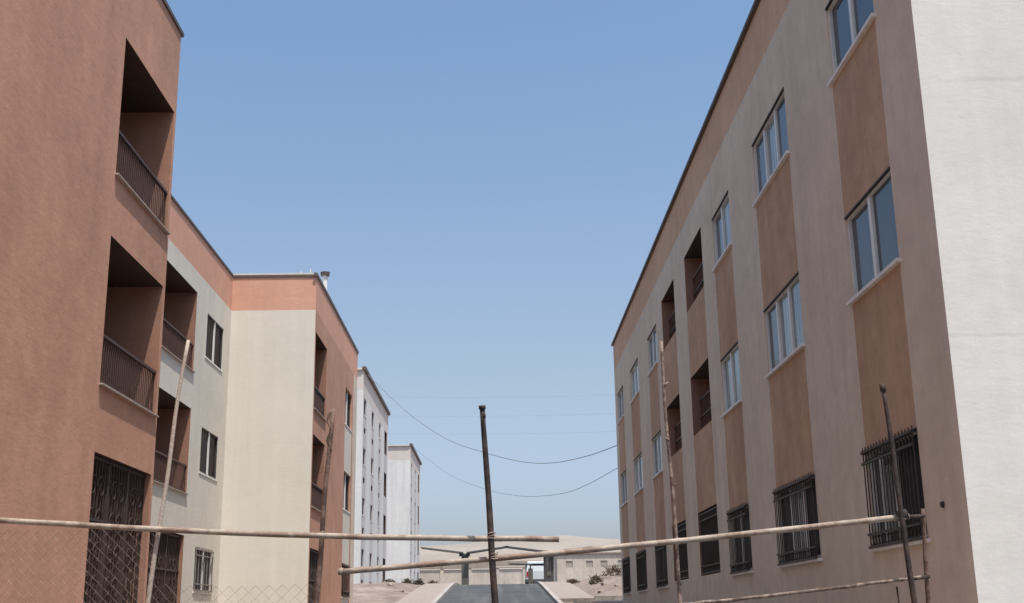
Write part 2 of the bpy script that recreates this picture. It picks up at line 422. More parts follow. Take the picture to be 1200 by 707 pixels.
def window(parent, X, sgn, ya, yb, za, zb, rec=0.10, panes=2, glass=('window_glass',), sill=True, frame='white_aluminium', open_leaf=False, fw=0.06, sill_over=0.07, sout=0.06, soffit_shade=False, mull=None):
    """fills a wall opening; local origin at the sill centre"""
    xi = X - sgn*rec
    loc = (xi, (ya+yb)/2, za)
    f = MB(); t = 0.035
    x0, x1 = sorted((xi - sgn*t, xi + sgn*t))
    f.box(x0, x1, ya, yb, za, za+fw, frame); f.box(x0, x1, ya, yb, zb-fw, zb, frame)
    f.box(x0+.001, x1-.001, ya, ya+fw, za+fw, zb-fw, frame); f.box(x0+.001, x1-.001, yb-fw, yb, za+fw, zb-fw, frame)
    w = (yb-ya)/panes
    for k in range(1, panes):
        yc = ya + k*w
        f.box(x0-.004, x1+.004, yc-fw*0.8*(1.3 if mull else 1), yc+fw*0.8*(1.3 if mull else 1), za+(0.003 if mull else fw), zb-(0.01 if mull else fw), mull or frame)
    wo = f.build('window', parent, loc=loc)
    wo.location = loc
    for k in range(panes):
        p = MB(); a = ya+k*w+fw*0.8; b = ya+(k+1)*w-fw*0.8
        g = glass[k % len(glass)]
        xp = xi - sgn*0.012*(k % 2)
        p.box(min(xp, xp-sgn*0.01), max(xp, xp-sgn*0.01), a-0.004, b+0.004, za+fw-0.004, zb-fw+0.004, g)
        # sash stiles on the pane edge
        po = p.build('pane', wo, loc=loc); po.location = (0,0,0)
    if sill:
        s = MB(); xo = X + sgn*sout
        s.box(*sorted((xi, xo)), ya-sill_over, yb+sill_over, za-0.05, za-0.004, 'sill_stone')
        so = s.build('sill', wo, loc=loc); so.location = (0,0,0)
    if soffit_shade:
        s = MB(); s.box(*sorted((xi+sgn*0.04, X+sgn*0.012)), ya+.003, yb-.003, zb-0.024, zb-0.003, 'dark_iron')  # dark strip added in iron colour to draw the soffit's shade line
        lo = s.build('soffit_shade', wo, loc=loc); lo.location = (0,0,0)
    return wo, loc
def bar_grille(parent, ploc, X, sgn, ya, yb, za, zb, out=0.05, pitch=0.12, mat='grille_brown', ornate=True, ring=True, name='grille', th=0.013):
    g = MB(); x = X + sgn*out; n = max(3, int(round((yb-ya)/pitch)))
    for k in range(n+1):
        y = ya + (yb-ya)*k/n + random.uniform(-.006, .006)
        g.bar((x, y, za-0.04), (x, y, zb+0.02), th, mat)
        if ornate:
            g.prism([(y-0.02, zb+0.02), (y+0.02, zb+0.02), (y, zb+0.055)], 'x', x-0.005, x+0.005, mat)
    for z in (za, za+0.16, zb-0.16, zb-0.01):
        g.bar((x+sgn*0.016, ya-0.02, z), (x+sgn*0.016, yb+0.02, z), 0.024, mat, 0.03)
    if out > 0.03:
        for y in (ya-0.02, yb+0.02):
            for z in (za, zb-0.02):
                g.bar((X-sgn*0.04, y, z), (x+sgn*0.02, y, z), 0.02, mat)
    if ring:
        for z in (za+0.08, zb-0.085):
            for k in range(n):
                y = ya + (yb-ya)*(k+0.5)/n
                g.tube([(x, y+0.042*math.cos(a*PI/5), z+0.055*math.sin(a*PI/5)) for a in range(11)], 0.006, mat, 4, False)
    o = g.build(name, parent, loc=ploc); o.location = (0,0,0) if ploc else o.location
    return o
def scroll_gate(parent, X, sgn, ya, yb, za, zb, rec=0.10, mat='gate_brown'):
    """ornamental iron door in the ground-floor openings"""
    g = MB(); x = X - sgn*rec
    loc = (x, (ya+yb)/2, za)
    n = max(5, int((yb-ya)/0.13))
    for k in range(n+1):
        y = ya+0.02 + (yb-ya-0.04)*k/n
        g.bar((x, y, za), (x, y, zb-0.02), 0.02, mat)
    for z in (za+0.05, zb-0.9, zb-0.04, (za+zb)/2-0.2):
        g.bar((x, ya, z), (x, yb, z), 0.045, mat)
    for c in (0.33, 0.66):
        yc = ya+(yb-ya)*c; g.bar((x+sgn*.01, yc, za), (x+sgn*.01, yc, zb-0.03), 0.045, mat)
    zc = za + 0.5
    while zc < zb-0.4:
        for k in range(3):
            yc = ya + (yb-ya)*(k+0.5)/3
            for s in (-1, 1):
                pts = []
                for i in range(15):
                    a = i/14*2.6*PI; r = 0.17*(1-i/18)
                    pts.append((x+sgn*0.015, yc + s*(0.17 - r*math.cos(a)), zc + r*math.sin(a)*1.1))
                g.tube(pts, 0.008, mat, 4, False)
        zc += 0.46
    o = g.build('iron_gate', parent, loc=loc); o.location = loc
    return o
def railing(parent, X, sgn, ya, yb, zf, h=0.72, mat='brown_iron', inset=0.05):
    g = MB(); x = X - sgn*inset; loc = (x, (ya+yb)/2, zf)
    n = int((yb-ya)/0.095)
    for k in range(n+1):
        y = ya+0.02+(yb-ya-0.04)*k/n
        g.bar((x, y, zf+0.05), (x, y, zf+h), 0.014, mat)
    g.bar((x, ya, zf+h), (x, yb, zf+h), 0.05, mat, 0.045)
    g.bar((x, ya, zf+0.06), (x, yb, zf+0.06), 0.03, mat)
    o = g.build('railing', parent, loc=loc); o.location = loc; return o
def slab(parent, X, sgn, ya, yb, z, mat='slab_lip', out=0.058, over=0.04, under='slab_edge'):
    s = MB(); loc = (X, (ya+yb)/2, z)
    s.box(*sorted((X-sgn*0.25, X+sgn*out)), ya-over, yb+over, z-0.022, z, mat)
    o = s.build('balcony_slab', parent, loc=loc); o.location = loc; return o
def back_door(parent, X, sgn, ya, yb, za, zt):
    s = MB(); x = X; loc = (x, (ya+yb)/2, za)
    s.box(*sorted((x, x+sgn*0.05)), ya, yb, za, zt, 'door_brown')
    for k in range(2):
        w = (yb-ya)/2
        s.box(*sorted((x+sgn*0.05+.001*sgn, x+sgn*0.06)), ya+k*w+0.1, ya+(k+1)*w-0.1, za+0.9, zt-0.15, 'window_glass_dark')
    o = s.build('balcony_door', parent, loc=loc); o.location = loc; return o
def coping(parent, pts, z, mat='coping_dark', w=0.10, th=0.07, lift=0.0):
    s = MB()
    for (a, b) in zip(pts, pts[1:]):
        s.bar((a[0], a[1], z+th/2+lift), (b[0], b[1], z+th/2+lift), w, mat, th)
    o = s.build('roof_edge', parent); return o
def vent_pipe(parent, x, y, z, h, r, cap=True, mat='coping_light', name='roof_vent'):
    s = MB(); s.tube([(x,y,z),(x,y,z+h)], r, mat, 12)
    if cap:
        s.tube([(x,y,z+h),(x,y,z+h+0.12)], [r*1.7, r*1.9], 'coping_dark', 12)
    o = s.build(name, parent, loc=(x,y,z)); o.location = (x,y,z); return o

# ================================================================== RIGHT BUILDING
k = 4.79
XR = 4.79; Y0, Y1 = 2.533*k, 9.76*k; ZT = 2.195*k; ZB = 1.978*k
rb = thing('apartment_building', 'long grey and tan apartment block in shade on the right with white end wall', 'apartment building')
colsW = [(2.787,3.190),(3.727,4.252),(4.742,5.135),(7.125,7.560),(8.112,8.612),(9.120,9.565)]
colsO = [(5.430,5.955),(6.345,6.850)]
rowsW = [(0.162,0.421),(0.838,1.083),(1.503,1.742)]
rowsO = [(0.178,0.483),(0.866,1.162),(1.510,1.808)]
ops = []
for c in colsW:
    for r in rowsW: ops.append((c[0]*k, c[1]*k, r[0]*k, r[1]*k, 0.16, 'grey_render'))
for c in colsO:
    for r in rowsO: ops.append((c[0]*k, c[1]*k, r[0]*k, r[1]*k, 1.3, 'loggia_shade_render'))
def rmat(y, z):
    if z > ZB: return 'tan_band'
    for c in colsW:
        if c[0]*k < y < c[1]*k:
            if (0.421*k < z < 0.838*k) or (1.083*k < z < 1.503*k): return 'tan_panel'
    for c in colsO:
        if c[0]*k < y < c[1]*k:
            if (0.483*k < z < 0.866*k) or (1.162*k < z < 1.510*k): return 'tan_panel'
    return 'grey_render'
mb = MB()
facade(mb, XR, -1, Y0, Y1, -2.2, ZT, ops, rmat, zb=[ZB])
D = 12.0
mb.quad((XR,Y0,-2.2),(XR+D,Y0,-2.2),(XR+D,Y0,ZT),(XR,Y0,ZT),'white_render')
mb.quad((XR,Y1,-2.2),(XR,Y1,ZT),(XR+D,Y1,ZT),(XR+D,Y1,-2.2),'pale_grey_render')
mb.quad((XR+D,Y0,-2.2),(XR+D,Y1,-2.2),(XR+D,Y1,ZT),(XR+D,Y0,ZT),'grey_render')
mb.build('wall', rb)
s = MB(); s.quad((XR+.01,Y0+.01,ZT-0.02),(XR+D,Y0+.01,ZT-0.02),(XR+D,Y1-.01,ZT-0.02),(XR+.01,Y1-.01,ZT-0.02),'concrete')
rf = s.build('roof', rb)
coping(rb, [(XR-0.03,Y0-.03),(XR-0.03,Y1+.03)], ZT)
coping(rb, [(XR+.032,Y0-0.03),(XR+D,Y0-0.03)], ZT, 'coping_light')
coping(rb, [(XR+.032,Y1+0.03),(XR+D,Y1+0.03)], ZT)
vent_pipe(rb, XR+0.45, 29.0, ZT, 0.55, 0.07)
vent_pipe(rb, XR+0.6, 29.7, ZT, 0.75, 0.05, False)
G = {(0,1):('window_glass',),(3,1):('window_glass_curtain','window_glass'),(4,1):('window_glass','window_glass_curtain'),(4,2):('window_glass_curtain',),(0,0):('window_glass_dark','window_glass'),(0,2):('window_glass',),(1,1):('window_glass_curtain','window_glass_curtain','window_glass'),(1,2):('window_glass','window_glass_curtain','window_glass'),
     (2,1):('window_glass_curtain',),(2,2):('window_glass_curtain','window_glass'),(1,0):('window_glass_dark','window_glass_curtain','window_glass_dark')}
for ci, c in enumerate(colsW):
    for ri, r in enumerate(rowsW):
        pn = 3 if ci in (1,) else 2
        gl = G.get((ci, ri), ('window_glass',) if ri else ('window_glass_dark',))
        w, loc = window(rb, XR, -1, c[0]*k, c[1]*k, r[0]*k, r[1]*k, rec=0.065, panes=pn, glass=gl, fw=0.05, soffit_shade=True, mull='white_aluminium' if ci == 0 else None)
        if ri == 0:
            bar_grille(w, loc, XR, -1, c[0]*k+.02, c[1]*k-.02, r[0]*k+0.0, r[1]*k-0.03)
for ci, c in enumerate(colsO):
    for ri, r in enumerate(rowsO):
        ya, yb, za, zb = c[0]*k, c[1]*k, r[0]*k, r[1]*k
        if ri == 0:
            g = bar_grille(rb, None, XR, -1, ya+.02, yb-.02, za+.05, zb-.05, out=-0.05, pitch=0.10)
        else:
            g = MB()
            for z in (0.45, 0.86): g.bar((XR+0.2, ya+.01, za+z), (XR+0.2, yb-.01, za+z), 0.035, 'brown_iron')
            n = 9
            for q in range(n+1):
                y = ya+0.04+(yb-ya-.08)*q/n; g.bar((XR+0.2, y, za), (XR+0.2, y, za+0.86), 0.014, 'brown_iron')
            g.build('railing', rb, loc=(XR+.2, ya, za)).location = (XR+.2, ya, za)
        back_door(rb, XR+1.3, -1, ya+0.5, yb-0.4, za, zb-0.15)
# short drain stub near the corner
s = MB(); s.tube([(XR+0.05,12.78,1.10),(XR-0.03,12.78,1.09)], [0.035,0.035], 'dark_iron', 10)
s.build('drain_stub', rb)

# ================================================================== LEFT BUILDING (near block, recess, wing)
lb = thing('apartment_building', 'three-storey salmon and pale grey apartment block on the left with balconies and stepped-back middle', 'apartment building')
k1, k2, k3 = 5.58, 8.02, 5.455
XA, XB, XC = -k1, -k2, -k3
YA0, YA1, YB1, YC1 = 1.0, 3.487*k1, 35.15, 8.476*k3
ZL = 10.2; ZLB = 9.15
mb = MB()
nearO = []
ya, yb = 2.964*k1, 3.464*k1
NR = [(-0.25*k1, 0.413*k1), (0.5855*k1, 0.979*k1), (1.150*k1, 1.549*k1)]
for r in NR: nearO.append((ya, yb, r[0], r[1], 2.2 if r[0] > 0 else 1.8, 'loggia_shade_render'))
# another bay of balconies nearer the camera (outside the frame, seen from the side)
facade(mb, XA, 1, YA0, YA1, -2.2, ZL, nearO, lambda y, z: 'salmon_render')
mb.quad((XA,YA1,-2.2),(XA,YA1,ZL),(XB-0.0,YA1,ZL),(XB,YA1,-2.2),'salmon_render')
mb.quad((XA,YA0,-2.2),(XA-11,YA0,-2.2),(XA-11,YA0,ZL),(XA,YA0,ZL),'cream_render')
# recessed middle
mya, myb = 27.2, 3.868*k2
MR = [(-1.0, 0.266*k2), (0.398*k2, 0.676*k2), (0.799*k2, 1.071*k2)]
mwy = (4.022*k2, 4.272*k2)
MW = [(0.096*k2,0.2405*k2),(0.488*k2,0.640*k2),(0.885*k2,1.040*k2)]
mo = [(mya, myb, r[0], r[1], 2.0 if r[0] > 0 else 1.6, 'loggia_shade_render') for r in MR] + [(mwy[0], mwy[1], r[0], r[1], 0.12, 'pale_grey_render') for r in MW]
facade(mb, XB, 1, YA1, YB1, -2.2, ZL, mo, lambda y, z: 'salmon_band' if z > ZLB else 'pale_grey_render', zb=[ZLB])
# cross wall facing the camera
for z0, z1, m in ((-2.2, ZLB, 'cream_render'), (ZLB, ZL, 'salmon_band')):
    mb.quad((XB,YB1,z0),(XC,YB1,z0),(XC,YB1,z1),(XB,YB1,z1), m)
# wing
cya, cyb = 35.32, 6.925*k3
CR = [(-0.6, 0.372*k3), (0.590*k3, 0.984*k3), (1.126*k3, 1.557*k3)]
cwy = (7.83*k3, 8.19*k3)
CW = [(0.140*k3,0.350*k3),(0.700*k3,0.945*k3),(1.260*k3,1.505*k3)]
co = [(cya, cyb, r[0], r[1], 2.0 if r[0] > 0 else 1.6, 'loggia_shade_render') for r in CR] + [(cwy[0], cwy[1], r[0], r[1], 0.16, 'salmon_render') for r in CW]
def cmat(y, z):
    if z > ZLB: return 'salmon_band'
    if y > 8.26*k3: return 'grey_render'
    if cwy[0] < y < cwy[1] and z < 1.26*k3: return 'pale_grey_render'
    return 'salmon_render'
facade(mb, XC, 1, YB1, YC1, -2.2, ZL, co, cmat, ub=[8.26*k3], zb=[ZLB])
mb.quad((XC,YC1,-2.2),(XC,YC1,ZL),(XA-11,YC1,ZL),(XA-11,YC1,-2.2),'cream_render')
mb.quad((XA-11,YA0,-2.2),(XA-11,YC1,-2.2),(XA-11,YC1,ZL),(XA-11,YA0,ZL),'cream_render')
mb.build('wall', lb)
s = MB(); zt = ZL-0.03
s.quad((XA-11,YA0,zt),(XA-.01,YA0,zt),(XA-.01,YA1-.01,zt),(XA-11,YA1-.01,zt),'concrete')
s.quad((XA-11,YA1-.01,zt),(XB-.01,YA1-.01,zt),(XB-.01,YB1+.01,zt),(XA-11,YB1+.01,zt),'concrete')
s.quad((XA-11,YB1+.01,zt),(XC-.01,YB1+.01,zt),(XC-.01,YC1-.01,zt),(XA-11,YC1-.01,zt),'concrete')
s.build('roof', lb)
coping(lb, [(XA-.02,YA0),(XA-.02,YA1+.09)], ZL)
coping(lb, [(XA-.02-.052,YA1+.03),(XB+0.1,YA1+.03)], ZL)
coping(lb, [(XB-.02,YA1+.1),(XB-.02,YB1-.1)], ZL)
coping(lb, [(XB-.08,YB1+.02),(XC-.072,YB1+.02)], ZL)
coping(lb, [(XC-.02,YB1-.09),(XC-.02,YC1+.05)], ZL, th=0.11)
coping(lb, [(XB-.03,YB1+.12),(XC-.10,YB1+.12)], ZL, 'coping_light', lift=0.10, th=0.05)
coping(lb, [(XC-.15,YB1+.16),(XC-.15,YC1)], ZL, 'coping_light', lift=0.115, th=0.04)
vent_pipe(lb, -5.62, 38.0, ZL, 0.85, 0.085, mat='white_aluminium')
for dx, hh in ((-6.15, .55), (-5.85, .62)):
    vent_pipe(lb, dx, 36.4, ZL, hh, 0.025, False, 'coping_light', 'roof_pipe')
for (X, a, b, rows, dd) in ((XA, ya, yb, NR, 2.2), (XB, mya, myb, MR, 2.0), (XC, cya, cyb, CR, 2.0)):
    for ri, r in enumerate(rows):
        if ri == 0:
            scroll_gate(lb, X, 1, a+.01, b-.01, r[0], r[1])
            back_door(lb, X-dd+0.4, 1, a+.3, b-.3, r[0], r[1]-.3)
        else:
            slab(lb, X, 1, a, b, r[0])
            railing(lb, X, 1, a, b, r[0])
            back_door(lb, X-dd, 1, a+.5, b-.6, r[0], r[1]-.25)
for ri, r in enumerate(MW):
    w, loc = window(lb, XB, 1, mwy[0], mwy[1], r[0], r[1], rec=0.055, panes=2, glass=('window_glass_dark','window_glass_red'), fw=0.035, sout=0.02, frame='gate_dark' if ri else 'white_aluminium', mull='white_aluminium')
    if ri == 0: bar_grille(w, loc, XB, 1, mwy[0]+.05, mwy[1]-.05, r[0]+.03, r[1]-.06, out=0.02, pitch=0.3, mat='grey_bar', ornate=False, ring=False, th=0.02)
for ri, r in enumerate(CW):
    w, loc = window(lb, XC, 1, cwy[0], cwy[1], r[0], r[1], rec=0.10, panes=2, glass=('window_glass_dark','window_glass_red'), fw=0.05, sout=0.02, frame='gate_dark', mull='white_aluminium' if ri else None)
    if ri == 0: bar_grille(w, loc, XC, 1, cwy[0]+.05, cwy[1]-.05, r[0]+.03, r[1]-.06, out=0.05, pitch=0.14, mat='brown_iron')

# ================================================================== FAR WHITE BLOCKS
def white_block(label, kx, yn, yf, ztop, zbase, cols, rowz, tall, depth=11):
    b = thing('apartment_building', label, 'apartment building', 'white apartment blocks up the street')
    X = -kx; ops = []
    for (c, w) in cols:
        for r in rowz:
            ops.append((c-w/2, c+w/2, r-0.55, r+0.55, 0.18, 'white_block_stripe'))
            ops.append((c-w/2+.15, c+w/2-.15, r-1.75, r-1.35, 0.15, 'white_block_stripe'))
    for (c, w) in tall:
        for r in rowz: ops.append((c-w/2, c+w/2, r-1.15, r+0.65, 1.0, 'inner_shade_render'))
    cc = [c for c, w in cols]
    def mf(y, z):
        if z > ztop-1.6: return 'white_block_band'
        for c, w in cols + tall:
            if abs(y-c) < w/2+0.25 and z < rowz[-1]+0.7: return 'white_block_stripe'
        return 'white_block_render'
    ub = [c+s*(w/2+0.25) for c, w in cols+tall for s in (-1, 1)]
    m = MB(); facade(m, X, 1, yn, yf, zbase-1.5, ztop, ops, mf, ub=ub, zb=[ztop-1.6])
    m.quad((X-depth,yn,zbase-1.5),(X,yn,zbase-1.5),(X,yn,ztop-1.3),(X-depth,yn,ztop-1.3),'white_block_render')
    m.quad((X-depth,yn,ztop-1.3),(X,yn,ztop-1.3),(X,yn,ztop),(X-depth,yn,ztop),'white_block_band')
    m.quad((X,yf,zbase-1.5),(X,yf,ztop),(X-depth,yf,ztop),(X-depth,yf,zbase-1.5),'white_block_render')
    m.quad((X-depth,yf,zbase-1.5),(X-depth,yf,ztop),(X-depth,yn,ztop),(X-depth,yn,zbase-1.5),'white_block_render')
    m.build('wall', b)
    s = MB(); s.quad((X-depth,yn,ztop-.03),(X-.01,yn,ztop-.03),(X-.01,yf,ztop-.03),(X-depth,yf,ztop-.03),'concrete'); s.build('roof', b)
    coping(b, [(X+.04,yn-.1),(X+.04,yf+.1)], ztop, w=0.25, th=0.22)
    coping(b, [(X-depth,yn-.04),(X-.09,yn-.04)], ztop, 'coping_light', w=0.2, th=0.12)
    for c, w in cols:
        for r in rowz:
            window(b, X, 1, c-w/2, c+w/2, r-0.55, r+0.55, rec=0.12, panes=2, glass=('window_glass_dark',), fw=0.04, sout=0.02, frame='gate_dark')
            window(b, X, 1, c-w/2+.15, c+w/2-.15, r-1.75, r-1.35, rec=0.10, panes=1, glass=('window_glass_dark',), fw=0.04, sill=False, frame='gate_dark')
    for c, w in tall:
        for ri, r in enumerate(rowz):
            railing(b, X, 1, c-w/2, c+w/2, r-1.15, h=0.7)
    return b
k4 = 8.6
w1b = white_block('nearer four-storey white block up the street, beside the salmon wing', k4, 76.3, 94.4, 15.75, 1.6,
    [(8.99*k4+.3,1.5),(9.61*k4,1.5),(10.2*k4,1.3)], [0.437*k4, 0.815*k4, 1.19*k4, 1.565*k4], [(10.74*k4,1.9)])
k5 = 7.87
w2b = white_block('farther four-storey white block with a bright blank end wall, below the far wires', k5, 109.2, 123.5, 15.35, 2.35,
    [(14.1*k5,1.3),(14.75*k5,1.3)], [0.475*k5, 0.913*k5, 1.30*k5, 1.70*k5], [(15.35*k5,1.5)])

# ================================================================== FENCE IN FRONT OF THE CAMERA
def pole_pts(a, b, n=14, amp=0.008, seed=0):
    a = Vector(a); b = Vector(b); L = []
    for i in range(n+1):
        t = i/n; p = a.lerp(b, t)
        p += Vector((noise.noise(Vector((t*4+seed, 0, 0))), noise.noise(Vector((t*4+seed, 5, 0))), noise.noise(Vector((t*4+seed, 9, 0)))))*amp*2
        L.append(p)
    return L
def ext(top, bot, zend):
    t = (top[2]-zend)/(top[2]-bot[2])
    return tuple(top[i] + (bot[i]-top[i])*t for i in range(3))
ZG = gz(8)-0.3
def pole(parent, name, top, bot, r, mat, seed, knots=0, n=26):
    e = ext(top, bot, ZG); pts = pole_pts(top, e, n, 0.009, seed)
    rad = [r*(0.72+0.28*min(1, i/14))*(1+0.08*noise.noise(Vector((i*0.5+seed, 1, 1)))) for i in range(len(pts))]
    m = MB(); m.tube(pts, rad, mat, 12, True, 0.03)
    return m
def ties(m, p, r, mat='binding_wire', turns=3):
    for q in range(turns):
        z = p[2] + (q-1)*0.012
        m.tube([(p[0]+r*math.cos(a*PI/6), p[1]+r*math.sin(a*PI/6), z+0.008*math.sin(a*PI/6+q)) for a in range(13)], 0.0024, mat, 4, False)

lf = thing('pipe_fence', 'rusty pipe fence with sagging wire netting in front of the salmon building', 'fence')
m = MB(); A0, A1 = (-3.9, 8.0, 0.69), (0.412, 8.0, 0.492)
pts = []
for i in range(31):
    t = i/30; x = A0[0]+(A1[0]-A0[0])*t
    z = (0.668 + (x+3.317)/(0.412+3.317)*(0.492-0.668)) - 0.032*math.sin(PI*max(0,min(1,(x+3.3)/3.7)))
    pts.append((x, 8.0, z + 0.004*noise.noise(Vector((x*3,0,0)))))
m.tube(pts, [0.019+0.0015*noise.noise(Vector((i*.7,3,1))) for i in range(31)], 'pale_pipe', 12, True, 0.02)
m.build('top_rail', lf, smooth=True)
m = pole(lf, 'post', (-2.126,8.05,1.887), (-2.292,8.05,0.12), 0.0165, 'whitewashed_pole', 1)
ties(m, (-2.245, 8.03, 0.60), 0.027); m.build('post', lf, smooth=True)
m = pole(lf, 'post', (-1.112,8.06,1.394), (-1.199,8.06,0.104), 0.020, 'brown_pole', 2)
# bent bracket at its head
m.tube([(-1.112,8.06,1.394),(-1.14,8.06,1.36),(-1.145,8.05,1.30),(-1.115,8.05,1.25),(-1.145,8.05,1.18),(-1.12,8.05,1.10)], 0.011, 'brown_pole', 6)
ties(m, (-1.166, 8.03, 0.545), 0.027); m.build('post', lf, smooth=True)
def netting(parent, xa, xb, ztop, zbot, y, pitch=0.075, wire=0.0011, sag=0.02, seed=0):
    m = MB(); n = int((xb-xa)/(pitch/2))
    rows = int((ztop-zbot)/(pitch/2))
    for c in range(0, n+1):
        pts = []
        for r in range(rows+1):
            x = xa + c*pitch/2 + (pitch/4 if (r+c) % 2 else -pitch/4)
            z = ztop - r*pitch/2 - sag*math.sin(PI*(x-xa)/(xb-xa))
            dx = 0.012*noise.noise(Vector((x*2+seed, z*2, 0))); dz = 0.02*noise.noise(Vector((x*1.6, z*1.6+seed, 4)))
            dy = 0.03*noise.noise(Vector((x*1.2, z*1.2, 8+seed)))
            pts.append((x+dx, y+dy+(0.002 if r % 2 else -0.002), z+dz))
        m.tube(pts, wire, 'mesh_wire', 4, False)
    o = m.build('wire_netting', parent); return o
netting(lf, -3.85, -2.27, 0.615, -1.1, 8.0, pitch=0.07, seed=2)
netting(lf, -2.24, -1.19, 0.245, -1.15, 8.0, pitch=0.085, seed=5)

rfn = thing('pipe_fence', 'sloping pale pipe rail and wired lower rail on leaning poles before the grey building', 'fence')
B0, B1 = Vector((-1.0, 7.9, 0.298)), Vector((2.72, 7.9, 0.604))
m = MB(); pts = []
for i in range(29):
    t = i/28; p = B0.lerp(B1, t); p.z += -0.016*math.sin(PI*t) + 0.004*noise.noise(Vector((t*9,2,2))); pts.append(p)
m.tube(pts, [0.019+0.0015*noise.noise(Vector((i*.7,8,1))) for i in range(29)], 'pale_pipe', 12, True, 0.02)
m.tube([B0+Vector((0.0,0,0)), B0+Vector((-0.03,0,0.002))], 0.024, 'pale_pipe', 12)
m.build('top_rail', rfn, smooth=True)
# lower rail wound with wire
m = MB(); C0, C1 = Vector((0.9, 7.95, 0.035)), Vector((2.78, 7.95, 0.212)); base = []
for i in range(61):
    t = i/60; p = C0.lerp(C1, t); p.z += 0.006*noise.noise(Vector((t*14,0,0))) - 0.01*math.sin(PI*t); base.append(p)
m.tube(base, [0.0115+0.003*noise.noise(Vector((i*0.9,2,2))) for i in range(61)], 'mottled_pole', 8, True, 0.08)
m.build('lower_rail', rfn, smooth=True)
m = pole(rfn, 'post', (1.155,8.0,1.83), (1.196,8.0,0.069), 0.0135, 'mottled_pole', 4)
# short knots and stubs along the thin pole
tp, bt = Vector((1.155,8.0,1.83)), Vector(ext((1.155,8.0,1.83),(1.196,8.0,0.069),-0.4))
for t, dx in ((0.14,.02),(0.31,-.018),(0.45,.022),(0.62,-.02),(0.74,.02)):
    p = tp.lerp(bt, t); m.tube([p, p+Vector((dx*1.3, -0.008, 0.02))], [0.011, 0.006], 'mottled_pole', 6)
ties(m, (1.18, 7.98, 0.465), 0.03); m.build('post', rfn, smooth=True)
m = pole(rfn, 'post', (2.613,7.85,1.471), (2.687,7.85,0.046), 0.020, 'dark_pole', 5)
m.tube([(2.616,7.85,1.43),(2.6125,7.85,1.48)], 0.020, 'dark_pole', 12)
m.tube([(2.64,7.875,0.60),(2.70,7.875,0.615)], 0.034, 'dark_pole', 12)
ties(m, (2.665, 7.87, 0.60), 0.027); ties(m, (2.68, 7.9, 0.205), 0.027); m.build('post', rfn, smooth=True)
m = pole(rfn, 'post', (2.863,8.02,0.66), (2.835,8.02,0.046), 0.019, 'brown_pole', 6)
m.tube([(2.66,7.93,0.60),(2.86,8.0,0.61)], 0.012, 'dark_pole', 8); m.tube([(2.70,7.93,0.20),(2.85,8.0,0.215)], 0.012, 'dark_pole', 8)
m.build('post', rfn, smooth=True)
m = MB(); m.tube([(2.62,7.97,0.155),(2.625,7.97,0.05),(2.63,7.97,-0.6),(2.63,7.97,ZG)], 0.006, 'dark_pole', 6); m.build('iron_rod', rfn)
# dark leaning pole where the two rails meet
m = pole(None, 'fence_post', (-0.088,7.8,1.35), (-0.011,7.8,0.084), 0.024, 'dark_pole', 9)
m.tube([(-0.087,7.8,1.335),(-0.0885,7.8,1.358)], 0.023, 'dark_pole', 12)
m.tube([(-0.075,7.765,1.30),(-0.074,7.765,1.27)], 0.01, 'dark_pole', 8)
ties(m, (-0.035, 7.8, 0.51), 0.027); ties(m, (-0.02, 7.8, 0.38), 0.027)
o = m.build('fence_post', smooth=True)
tag(o, 'dark leaning wooden pole in the middle of the street crossing both rails', 'pole')

# ================================================================== WIRES
def cable(name, pts, r, label, group, mat='cable_black'):
    # smooth through measured points
    P = [Vector(p) for p in pts]; out = []
    for i in range(len(P)-1):
        p0 = P[max(i-1,0)]; p1 = P[i]; p2 = P[i+1]; p3 = P[min(i+2,len(P)-1)]
        for j in range(8):
            t = j/8
            out.append(0.5*((2*p1) + (-p0+p2)*t + (2*p0-5*p1+4*p2-p3)*t*t + (-p0+3*p1-3*p2+p3)*t*t*t))
    out.append(P[-1]); m = MB(); m.tube(out, r, mat, 6, True)
    return tag(m.build(name, smooth=True), label, 'cable', group)
cable('overhead_cable', [(-8.62,78.0,15.9),(-8.34,77.4,15.55),(-6.73,73.67,13.59),(-4.71,68.99,11.3),(-2.54,63.98,9.28),(-0.65,59.61,8.02),(0.76,56.35,7.2),(1.81,53.93,6.72),(2.78,51.69,6.48),(3.86,49.2,6.42),(4.76,47.11,6.51),(4.85,46.9,6.56)], 0.016,
      'upper sagging black cable from the white block roof to the grey building', 'cables slung across the street')
cable('overhead_cable', [(-7.85,111.6,15.7),(-7.33,109.32,15.02),(-6.97,107.5,14.54),(-3.58,90.09,10.47),(-0.57,74.66,7.69),(0.88,67.25,6.62),(1.91,61.95,6.0),(3.18,55.45,5.51),(3.99,51.33,5.48),(4.75,47.39,5.62),(4.86,46.9,5.66)], 0.012,
      'lower fainter sagging cable from the farthest white block to the grey building', 'cables slung across the street')
for q, (zz, lab) in enumerate(((36.33,'topmost faint straight power line far beyond the street'),(33.09,'middle faint straight power line far beyond the street'),(30.03,'lowest faint straight power line far beyond the street'))):
    m = MB(); m.tube([(-60+i*14, 200, zz + (0.0006*((-60+i*14)-3)**2) - 0.1) for i in range(10)], 0.018, 'line_grey', 5)
    tag(m.build('power_line', smooth=True), lab, 'power line', 'power lines across the sky')

